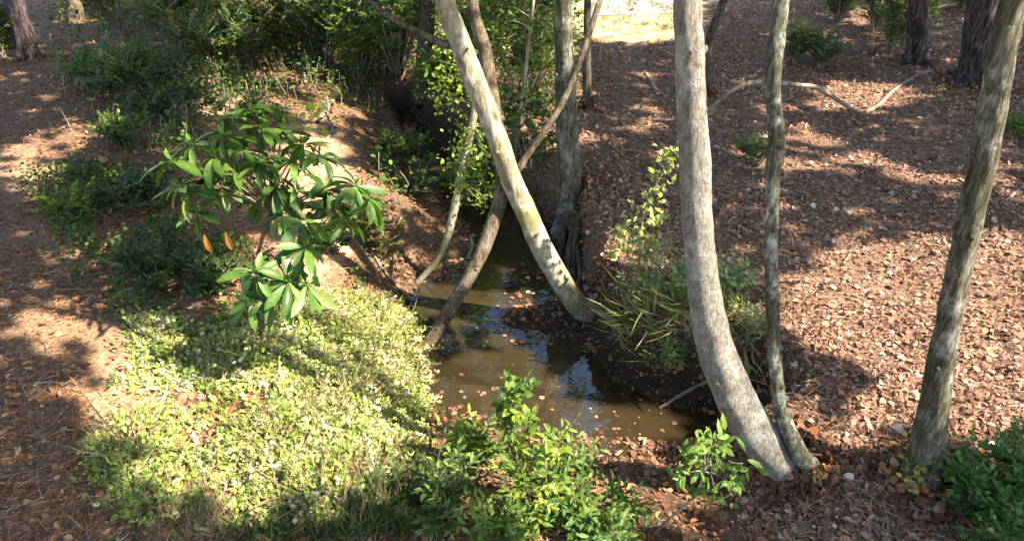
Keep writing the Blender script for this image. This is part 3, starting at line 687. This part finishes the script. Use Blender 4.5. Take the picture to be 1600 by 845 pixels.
def grass(name, label, regions, n, hgt, cols, width=1.0, fall=(0, 0), tuft=30):
    L = Leaves(); cols = np.array(cols)
    for (cx, cyy, rx, ry, s) in regions:
        m = max(1, int(n*s/tuft)); a = rng.uniform(0, 6.28, m); r = np.sqrt(rng.random(m))
        B = ground(cx+rx*r*np.cos(a), cyy+ry*r*np.sin(a))
        for b in B:
            k = tuft
            ax = rnd(k)*[.55,.55,.3] + [fall[0], fall[1], .75]
            L.add(b+rnd(k)*[.05,.05,0], ax, np.array([0,-.6,.4])+.6*rnd(k), rng.uniform(.5, 1.1, k)*hgt, cols[rng.integers(len(cols))]*rng.uniform(.7, 1.25, (k, 1)), 'blade', curl=rng.uniform(.5, 2.2, k))
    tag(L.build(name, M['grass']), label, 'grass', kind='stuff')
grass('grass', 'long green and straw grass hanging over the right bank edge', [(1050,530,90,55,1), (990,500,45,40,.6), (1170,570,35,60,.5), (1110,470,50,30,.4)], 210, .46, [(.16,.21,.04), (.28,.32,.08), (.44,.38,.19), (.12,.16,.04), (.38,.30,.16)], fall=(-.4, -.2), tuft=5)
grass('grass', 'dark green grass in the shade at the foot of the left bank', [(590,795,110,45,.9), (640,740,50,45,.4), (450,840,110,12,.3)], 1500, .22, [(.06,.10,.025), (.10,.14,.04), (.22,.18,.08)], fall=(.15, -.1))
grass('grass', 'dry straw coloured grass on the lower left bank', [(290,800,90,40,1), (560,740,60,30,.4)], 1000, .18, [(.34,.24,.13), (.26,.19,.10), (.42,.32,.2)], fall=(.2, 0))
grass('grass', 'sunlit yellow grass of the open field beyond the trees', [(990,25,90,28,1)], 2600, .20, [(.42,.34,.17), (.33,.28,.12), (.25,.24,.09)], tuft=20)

# foreground shrubs
FG = ((728,735,.40,.16,G_MID+G_YEL,'leafy sprig with lance leaves at the waterline left of the tall foreground shoot'),
      (838,805,.80,.28,G_MID+G_YEL,'bright green leafy shrub at the bottom centre lit by the sun'),
      (885,812,.62,.26,G_BLUE+G_MID+G_YEL[2:],'blue green feathery bush between the bright shrub and the muddy bank'),
      (955,852,.34,.24,G_BLUE+G_MID,'low blue green bush at the bottom edge below the muddy bank'),
      (775,852,.26,.22,G_MID,'low dark green bush at the bottom edge left of the bright shrub'),
      (690,805,.35,.35,G_DARK,'small sparse shrub with thin twigs beside the shaded grass'))
for (px, py, h, r, c, lb) in FG:
    shrub('shrub', lb, 'shrub', g1(px, py), h, r, 8, 10, 7, .085, c + ([(.16,.23,.06)] if c is not G_BLUE else []), kind='lance' if c is not G_BLUE else 'oval', stem='twig_green', twig=.22)
shrub('sapling', 'tall upright shoot with small leaves poking up over the water at the bottom centre', 'sapling', g1(815, 760), 1.15, .12, 3, 14, 6, .075, G_MID+G_YEL[:1], stem='twig_green', twig=.14, low=.4)
def sprig():
    b = g1(1018, 838); root = empty('sapling', b, 'leafy bright green sprig on a thin bare stem below the bent trunk foot', 'sapling')
    T = Tubes(); L = Leaves()
    P, _ = upright(b, np.array([1018, 1050, 1085, 1100, 1112]), np.array([838, 806, 775, 735, 690]), -.1)
    T.add(P, [.012, .010, .008, .006, .004], sides=6)
    for (px, py) in ((1110,690),(1135,705),(1090,715),(1150,710),(1105,735),(1130,740),(1085,725),(1115,765),(1100,760),(1105,700),(1120,720),(1075,735)):
        q, _ = upright(b, np.array([px]), np.array([py]), -.1); q = q[0] + rng.normal(size=3)*[.02,.08,.02]
        T.add(stem_path(P[3], q, .1), [.005, .004, .002], sides=4)
        n = 11; L.add(q+rng.normal(size=(n, 3))*.035, rnd(n)+(q-P[3])*3-[0,0,.2], rnd(n)*.5+[.2,-.3,1], rng.uniform(.08, .13, n), np.array(G_MID+[(.15,.24,.06)])[rng.integers(0, 4, n)], 'lance')
    T.build('stem', M['twig'], root); L.build('foliage', M['leaf'], root)
sprig()
for (px, py, h, r, n, lb) in ((1550,805,.45,.38,9,'bluish green feathery bush in the lower right corner'), (1605,785,.5,.34,8,'dense blue green bush cut by the right frame edge'), (1570,850,.38,.42,9,'low blue green bush along the bottom edge at the right corner')):
    shrub('shrub', lb, 'shrub', g1(px, py), h, r, n, 16, 8, .055, G_BLUE, stem='twig_green', twig=.24, low=.1)
shrub('vine', 'small yellow leaves climbing round the foot of the mossy leaning trunk', 'vine', g1(1440, 770), .45, .28, 5, 4, 4, .05, [(.34,.34,.05), (.24,.28,.05), (.38,.32,.07)], stem='twig_green', twig=.12)
def bank_sapling():
    b = g1(1000, 445); root = empty('sapling', b, 'yellow green sapling standing on the right bank edge left of the thick pale trunk', 'sapling')
    T = Tubes(); L = Leaves()
    P, _ = upright(b, np.array([1000, 999, 1005, 1025, 1055]), np.array([445, 400, 340, 290, 238]), 0)
    T.add(P, [.014, .012, .010, .007, .003], sides=6)
    for (px, py) in ((1052,238),(1048,262),(1030,270),(1040,295),(1020,300),(985,340),(968,365),(990,360),(1015,345),(1005,320),(960,385),(975,395),(1000,385),(1022,375),(1030,330),(995,410),(985,380),(1048,245)):
        q, _ = upright(b, np.array([px]), np.array([py]), 0); q = q[0]; n = 12
        s = P[np.argmin(np.linalg.norm(P-q, axis=1))]
        T.add(stem_path(s, q, .1), [.006, .004, .002], sides=4)
        L.add(q+rng.normal(size=(n, 3))*.06, rnd(n)-[0,0,.2], rnd(n)*.6+[.5,-.2,1], rng.uniform(.06, .1, n), np.array([(.26,.28,.07), (.18,.24,.05), (.34,.32,.13)])[rng.integers(0, 3, n)]*rng.uniform(.8, 1.2, (n, 1)), 'oval')
    T.build('stem', M['twig'], root); L.build('foliage', M['leaf'], root)
bank_sapling()
shrub('shrub', 'light green low plant on the bank behind the grass, left of the thick pale trunk', 'shrub', g1(1075, 470), .35, .35, 7, 8, 6, .075, [(.16,.24,.07), (.24,.30,.12)], twig=.2)
shrub('shrub', 'pale green leafy plant just right of the thick pale trunk', 'shrub', g1(1140, 475), .55, .15, 4, 8, 6, .075, [(.20,.28,.10), (.28,.32,.14)], twig=.2)

for (px, py, h, r, lb) in ((990,500,.45,.18,'wispy pale plant on the bank edge above the white trunk foot'), (1045,575,.40,.18,'wispy yellow green plant drooping over the dark bank face'),
                         (1165,560,.5,.14,'thin pale stalks between the thick pale trunk and the slim lichen trunk'), (1020,450,.6,.2,'airy pale green weed under the yellow green sapling')):
    shrub('plant', lb, 'plant', g1(px, py), h, r, 6, 7, 6, .055, [(.26,.30,.09), (.32,.32,.14), (.18,.25,.06)], kind='lance', twig=.2, stem_r=.006)
# mid and background shrubs: (px, py of the foot, height, radius, stems, leaf, colours, label)
BG = [(735,330,1.15,.32,9,.085,G_YEL,'bright yellow green bush behind the crossing of the two slanting trunks'),
      (765,310,1.6,.40,9,.09,G_MID+G_YEL,'tall leafy green bush directly behind the arching white trunk'),
      (830,270,1.3,.65,10,.085,G_DARK+G_MID,'dark green shrub left of the half grey half brown trunk'),
      (690,165,.95,.35,8,.11,G_YEL,'sunlit lime green bush left of the arching white trunk'),
      (820,150,2.3,.95,16,.12,G_MID+G_YEL,'large bright green bush behind the forked trunk'),
      (745,120,2.1,.9,12,.12,G_MID,'mid green bush filling the gap between the white trunk and the dark fork'),
      (620,110,2.6,1.1,16,.13,G_MID,'tall mid green bush left of the broad shaded trunk'),
      (560,130,1.7,.9,14,.12,G_MID+G_YEL,'green bush with yellowing leaves on the far left bank'),
      (500,105,1.9,1.0,14,.12,G_DARK+G_MID,'dense dark bush behind the glossy big leaved shrub'),
      (440,85,1.8,1.0,14,.12,G_DARK+[(.16,.12,.03)],'brownish green bush right of the pale mottled trunk'),
      (350,110,1.3,1.1,14,.12,G_DARK+[(.14,.11,.03)],'sprawling olive bush below the yellow green stem'),
      (300,60,1.4,1.0,12,.13,G_MID+[(.2,.14,.04)],'bush with green and russet leaves at the top left'),
      (225,150,.8,1.0,14,.10,G_DARK,'low dark green thicket in the shade on the left slope'),
      (160,135,.6,.6,9,.10,G_DARK+G_BLUE,'small bluish dark shrub at the left end of the shaded thicket'),
      (280,190,.6,.8,12,.09,G_DARK+[(.10,.13,.03)],'low shaded shrub just above the glossy big leaved shrub'),
      (205,225,.45,.5,9,.08,G_DARK+G_MID,'small dark shrub on bare ground left of the glossy big leaved shrub'),
      (160,20,1.3,.9,10,.13,G_MID,'green bush by the sunlit orange trunk foot'),
      (8,90,1.0,.5,8,.11,G_MID,'green bush at the left edge beside the pale patched pine'),
      (560,40,1.6,1.3,12,.15,G_MID+G_YEL,'far green bush at the top behind the yellowing bush'),
      (690,40,2.0,1.2,12,.15,G_DARK+G_MID,'far dark bush at the top behind the broad shaded trunk'),
      (120,330,.28,.35,7,.07,G_MID+G_YEL,'small sunlit weed on the bare left bank'),
      (230,320,.35,.55,10,.08,G_DARK,'dark trailing plant left of the glossy shrub'),
      (250,440,.35,.55,11,.075,G_DARK+[(.09,.10,.03)],'dark leafy plant in shade above the pale ground cover'),
      (330,450,.30,.5,10,.07,G_DARK,'dark leafy plant in shade below the orange withered leaves'),
      (600,390,.4,.4,6,.06,[(.16,.13,.04), (.10,.10,.03)],'sparse olive plant hanging on the left bank slope'),
      (560,370,.6,.35,6,.07,[(.22,.20,.04), (.12,.14,.03)],'yellowish plant under the right side of the glossy shrub'),
      (520,395,.35,.3,5,.07,G_DARK,'dark sparse plant on the pale sand slope'),
      (640,300,.5,.7,8,.08,G_DARK,'dark shrub beside the upstream gully'),
      (620,255,.5,.7,8,.09,G_DARK+G_MID,'dark shrub at the head of the upstream gully'),
      (1390,85,1.5,.5,9,.10,[(.17,.20,.05), (.10,.14,.03)],'yellow green sapling clump left of the narrower dark pine'),
      (1310,35,1.0,.5,6,.12,[(.24,.24,.06), (.16,.19,.05)],'sparse yellow green shrub far up the right slope'),
      (1365,50,1.3,.4,6,.11,[(.20,.22,.06), (.12,.16,.04)],'upright yellow green shrub behind the sapling clump'),
      (1240,100,.7,.28,6,.09,[(.10,.14,.04), (.16,.18,.05)],'low green plant just right of the slim lichen trunk'),
      (1280,105,.55,.25,5,.09,[(.08,.13,.05), (.12,.15,.05)],'small green plant alone on the leaf slope under the far shrub'),
      (1182,258,.42,.22,5,.07,[(.10,.15,.05), (.14,.17,.06)],'small green seedling on the leaf slope between thick and slim trunks'),
      (1500,15,.8,.6,6,.12,[(.16,.18,.05), (.26,.22,.06)],'yellowish shrub between the two dark pines'),
      (1585,215,.3,.2,4,.06,G_MID,'small green weed at the right edge past the leaning trunk')]
for (px, py, h, r, ns, lf, c, lb) in BG:
    far = py < 170
    shrub('shrub' if h > .45 else 'plant', lb, 'shrub' if h > .45 else 'plant', g1(px, py), h, r, int(ns*1.7) + 5 if far else ns+4, 16 if far else 10, 11 if far else 8, lf*(.72 if far else .9), (c+G_MID if far and px < 900 else c), stem='twig', twig=.42 if far else .2, stem_r=.014 if far else .007)

def undergrowth():
    UG = [(400,110,330,100,1), (560,70,180,110,1), (250,180,150,60,.8), (640,230,60,110,.6), (300,230,90,60,.5), (800,90,110,120,.7), (200,50,120,60,.5), (460,20,300,60,1)]
    n = 9000; x = rng.uniform(-14, 3, n); y = rng.uniform(7, 24, n); z = terrain(x, y)
    px, py, d = project(np.stack([x, y, z], -1)); cl = fbm(x, y, .55, 3)
    k = (rng.random(n) < blob(px, py, UG)*np.clip(.55+2.2*cl, 0, 1)*np.clip((y-5)/12, .3, 1)) & (creek_d(x, y) > .15) & (px > -60) & (px < 910)
    x, y, z, cl = x[k], y[k], z[k], cl[k]; L = Leaves(); T = Tubes()
    pal = [np.array(G_DARK), np.array(G_DARK+G_MID[:1]), np.array(G_MID), np.array([(.20,.12,.03), (.14,.12,.03), (.24,.16,.05)]), np.array(G_MID+G_YEL[:1])]
    for q in range(len(x)):
        h = rng.uniform(.25, .5)+max(0, cl[q])*2.6*rng.random(); b = np.array([x[q], y[q], z[q]]); tip = b+[rng.normal()*.22*h, rng.normal()*.22*h, h]
        T.add([b-[0,0,.03], (b+tip)/2+rnd(1)[0]*.04, tip], [.010, .008, .004], sides=4, sub=2)
        m = int(9+h*16); u = rng.uniform(.25, 1.05, m)[:, None]; c = pal[rng.choice(5, p=[.18,.26,.28,.12,.16])]
        L.add(b+(tip-b)*u+rng.normal(size=(m, 3))*[.16,.16,.08], rnd(m)*[1,1,.5], rnd(m)*.5+[.2,-.2,1], rng.uniform(.05, .11, m), c[rng.integers(0, len(c), m)]*rng.uniform(.7, 1.25, (m, 1)), 'oval')
    o = L.build('undergrowth', M['leaf']); tag(o, 'tangled mixed green and russet undergrowth filling the shaded far left bank', 'undergrowth', kind='stuff')
    o2 = T.build('undergrowth_stems', M['twig'], None); tag(o2, 'thin bare stems tangled through the far left undergrowth', 'undergrowth', kind='stuff')
undergrowth()

# ------------------------------------------------------------------ fallen branches, sticks and roots
def stick(name, label, pts, mat='twig', h=None, group=None, sides=8):
    """pts: (px, py, width px); lies on the ground, h lifts points above it."""
    G = ground([p[0] for p in pts], [p[1] for p in pts]); _, _, d = project(G)
    r = np.array([p[2] for p in pts])*d/F/2
    G[:, 2] += r*.7
    if h is not None:                                     # arched: span an upright plane between its two ends
        a, b = G[0], G[-1]; X = np.array([p[0] for p in pts], float); Y = np.array([p[1] for p in pts], float)
        D = ray(X, Y); nrm = np.array([-(b-a)[1], (b-a)[0], 0]); C0 = np.array([0, 0, H])
        t = ((a-C0)@nrm)/(D@nrm); G = C0 + D*t[:, None]; r = np.array([p[2] for p in pts])*t/F/2
        _ = h
    root = empty(name, G[0], label, 'branch' if name == 'fallen_branch' else 'stick', group)
    T = Tubes(); T.add(G, r, sides=sides, sub=5, wob=.12, seed=int(pts[0][0])); T.build('wood', M[mat], root); return root
stick('fallen_branch', 'arched fallen branch bridging the leaf slope behind the thick and slim trunks', [(1106,182,6),(1122,158,6),(1150,138,7),(1182,128,7),(1212,129,7),(1245,133,7),(1278,138,8),(1312,158,7),(1335,172,6),(1358,180,4)], 'twig', h=1)
stick('fallen_branch', 'straight fallen branch lying from the arched branch up towards the narrower pine', [(1350,179,6),(1372,168,6),(1390,150,6),(1415,131,5),(1440,117,5),(1475,110,3)], 'twig')
for pts, lb in (([(1030,642,5),(1070,626,6),(1118,606,6)], 'bare pale stick jutting from the bank over the dark water'),
                ([(1288,742,5),(1318,778,5),(1348,812,5),(1372,845,5)], 'long thin stick on dark litter between the two right trunks'),
                ([(1358,770,4),(1384,798,4),(1374,838,4)], 'short forked twig crossing the long thin stick'),
                ([(1008,117,5),(1016,130,7),(1024,143,6)], 'short grey stick alone on the far leaf slope'),
                ([(1560,322,4),(1580,308,5),(1605,284,5)], 'pale twig at the right edge past the leaning trunk'),
                ([(1312,425,4),(1320,410,4),(1328,398,4)], 'tiny pale stick on the leaf slope between slim and leaning trunks'),
                ([(914,262,4),(930,285,5),(940,308,5),(952,330,4)], 'dark crooked twig on the bank right of the half grey half brown trunk'),
                ([(1180,310,3),(1196,296,4),(1200,330,3)], 'small pale twig touching the slim lichen trunk'),
                ([(496,194,6),(514,168,6),(534,136,5)], 'pale stick leaning in the shade right of the glossy shrub'),
                ([(470,85,5),(474,108,6),(478,132,5)], 'upright looking pale stick among the far bushes'),
                ([(580,395,4),(600,425,5),(622,452,5),(650,478,4)], 'thin grey root trailing down the left bank to the pool'),
                ([(560,385,4),(585,420,4),(600,455,5),(640,485,3)], 'thin brown root beside the grey root on the left bank'),
                ([(380,440,9),(430,420,10),(470,395,9),(520,372,6)], 'dead brown branch lying on the sand under the glossy shrub'),
                ([(510,175,4),(520,205,5),(500,232,4)], 'bent grey twig at the right end of the glossy shrub'),
                ([(735,372,5),(738,388,6),(730,408,5)], 'short curved snag at the water edge beside the dark forked trunk'),
                ([(760,640,5),(800,618,6),(850,606,5)], 'sunken brown stick lying on the sandy bed of the near pool'),
                ([(915,640,4),(945,615,4),(960,590,3)], 'sunken twig in the dark water under the right bank'),
                ([(360,140,5),(380,150,5),(408,170,5)], 'dead twig above the glossy shrub')):
    stick('stick', lb, pts, 'twig', sides=6)
def bank_roots():
    b = g1(888, 352); root = empty('tree_stump', b, 'dark eroded root mass hanging from the bank below the half grey half brown trunk', 'root')
    T = Tubes()
    for k in range(9):
        x0 = 872+rng.uniform(0, 40); y0 = 345+rng.uniform(0, 15)
        a = g1(x0, y0, .05); e = g1(x0+rng.uniform(-12, 14), rng.uniform(400, 470), .03)
        T.add([a, (a+e)/2+rng.normal(size=3)*.08+[0,-.05,.05], e], [.05, .035, .015], sides=7, wob=.15, seed=k)
    T.build('root', M['bark_dark'], root)
bank_roots()

# ------------------------------------------------------------------ unseen crowns: clumps placed along sun rays to cast the shade pattern, gaps elsewhere
LIT = [(420,600,240,175,1.0), (330,690,170,100,1), (600,560,80,90,1), (215,650,95,150,.9), (95,510,110,60,.85), (40,265,60,45,1), (125,210,60,30,.8), (330,165,40,25,.9), (100,380,65,35,.55), (485,310,80,120,.95),
       (320,270,110,110,.22), (450,440,130,80,.9), (780,590,130,70,.9), (980,670,110,45,.95), (850,760,180,110,1), (1070,790,70,40,.6), (1400,520,250,180,.8), (1560,560,130,220,.92),
       (1250,650,110,70,.7), (1340,150,110,32,.8), (990,25,120,50,1), (1040,490,90,100,.7), (800,150,120,170,.75), (560,100,140,90,.45), (300,35,70,35,.5), (115,20,40,25,.8),
       (1320,55,100,45,.5), (1360,250,260,130,.36), (1150,330,90,110,.3), (1000,200,100,120,.25), (1110,735,50,50,.6), (570,780,60,40,.4), (600,150,40,30,.9), (480,60,60,30,.6), (340,70,60,30,.5), (650,40,60,60,.5), (890,740,120,60,.9), (500,90,220,120,.42), (330,110,40,30,.5)]
def sun_px_lit(pts_px, base_y, rad): pass
KEEP = []                               # (point, radius): sun rays that stay open
def keep_line(P, i0, i1, rad, n=14):
    for q in np.linspace(0, 1, n): KEEP.append((P[i0]*(1-q)+P[i1]*q, rad))
for root, top, P, r, mat in TREES:
    lb = root['label']
    pp = project(P)[1]
    for k in range(len(P)-1):
        for q in (0, .25, .5, .75):
            p = P[k]*(1-q)+P[k+1]*q; py = pp[k]*(1-q)+pp[k+1]*q
            if lb.startswith('bare sunlit') and 130 < py < 400: KEEP.append((p, .34))
            if lb.startswith('thick pale') and (40 < py < 420 or 540 < py < 720) and p[2] < 5: KEEP.append((p, .38))
            if lb.startswith('brown mossy') and 10 < py < 330: KEEP.append((p, .3))
            if lb.startswith('slim') and (0 < py < 120): KEEP.append((p, .1))
            if lb.startswith('dark pine trunk with') and 25 < py < 60: KEEP.append((p, .3))
for (px, py, y) in ((390,175,5.9),(300,235,5.6),(350,290,5.5),(405,255,5.6),(555,290,5.5),(510,300,5.6),(475,350,5.3),(400,430,5.0),(450,440,5.0),(575,310,5.5)):
    D = ray(px, py); KEEP.append((np.array([0, 0, H])+D*(y/D[1]), .17))
D = ray(1030, 330); KEEP.append((np.array([0,0,H])+D*(7.2/D[1]), .3)); D = ray(990, 370); KEEP.append((np.array([0,0,H])+D*(7.2/D[1]), .3))
for (px, py, y, r_) in ((800,700,3.9,.45),(840,740,3.7,.45),(760,740,3.8,.35),(900,770,3.5,.4),(830,640,4.0,.3),(860,800,3.4,.4),(1110,715,3.7,.35),(730,700,4.1,.25),(700,110,8.5,.5),(730,250,7.6,.5),(760,290,7.6,.4),(690,140,8.5,.4),(800,150,9,.4), (800,70,9,.4), (840,100,9,.4), (850,40,9,.4), (780,130,9,.4),
                        (720,580,5.7,.4),(780,610,5.4,.45),(850,600,5.5,.35),(700,620,5.3,.35),(940,670,5.0,.3),(300,600,4.6,.4),(400,560,4.9,.4),(500,560,5.1,.5),(600,540,5.5,.5),(560,620,4.9,.5),(450,660,4.5,.5),(350,700,4.1,.4),(480,720,4.0,.4),(550,690,4.2,.4),(420,750,3.8,.35),(320,745,3.9,.35),(600,640,4.8,.35)):
    D = ray(px, py); KEEP.append((np.array([0, 0, H])+D*(y/D[1]), r_))
KP = np.array([k[0] for k in KEEP]); KR = np.array([k[1] for k in KEEP])
def open_sky_rays():
    R = []
    for (px, py) in ((940,655),(980,660),(1010,665),(950,690),(1000,690),(1095,685),(1030,690),(960,700),(675,490),(735,505),(765,500),(668,455)):
        D = ray(px, py); p = np.array([0,0,H])+D*(H/-D[2]); D = D/np.linalg.norm(D); D[2] = -D[2]; R.append((p, D, .95 if px > 900 else .28))
    return R
RAYS = open_sky_rays()
def shade_canopy():
    st = .19
    X, Y = np.meshgrid(np.arange(-15, 15, st), np.arange(1.2, 24, st), indexing='ij')
    X = X.ravel()+rng.uniform(-.1, .1, X.size); Y = Y.ravel()+rng.uniform(-.1, .1, Y.size)
    Zg = np.maximum(terrain(X, Y, False), 0)
    px, py, _ = project(np.stack([X, Y, Zg], -1))
    lit = blob(px, py, LIT)
    lit = np.where((px < -60) | (px > 1660) | (py > 900) | (py < -80), .35, lit)
    nn = np.clip(.5 + 1.9*fbm(X, Y, 1.7, 3), 0, 1)                # uneven dapple in the added shade clumps
    keep = nn > lit*1.3 - .02
    keep &= rng.random(X.size) > .05 + .35*(lit > .9)
    G = np.stack([X, Y, Zg], -1)[keep]
    hh = 5.6 + 3.6*np.clip(.5+1.6*fbm(G[:, 0]+40, G[:, 1], .35, 2), 0, 1)
    C = G + SUN*((hh/SUN[2])[:, None])
    # leave the chosen sun rays open
    ok = np.ones(len(C), bool)
    for p, r in zip(KP, KR):
        v = C-p; s = v@SUN; dist = np.linalg.norm(v-s[:, None]*SUN, axis=1); ok &= ~((dist < r+.12) & (s > 0))
    for p, d, rad in RAYS:
        v = C-p; s = v@d; dist = np.linalg.norm(v-s[:, None]*d, axis=1); ok &= ~((dist < rad) & (s > 0))
    return C[ok]
CAN = shade_canopy()
tops = np.array([t[1] for t in TREES])
own = np.argmin(((CAN[:, None, :2]-tops[None, :, :2])**2).sum(-1), 1)
for k, (root, top, P, r, mat) in enumerate(TREES):
    C = CAN[own == k]
    if len(C) < 3: continue
    m = len(C); L = Leaves(); kk = 3
    Q = np.repeat(C, kk, 0)+rng.normal(size=(m*kk, 3))*.09
    L.add(Q, rnd(m*kk), SUN+.7*rnd(m*kk), rng.uniform(.25, .38, m*kk), np.array(G_DARK+G_MID)[rng.integers(0, 6, m*kk)], 'broad')
    L.build('crown', M['leaf'], root)  # out of view, leaf clumps shaped to shade the ground below
    for e in C[rng.choice(m, min(m, 3+m//120), replace=False)][:9]:
        T = Tubes(); T.add(stem_path(P[-1], e, .06), [max(.03, r[-1]*.55), .03, .012], sides=6, sub=3); T.build('limb', mat, root)
print('canopy clumps', len(CAN), 'objects', len(SC.objects))
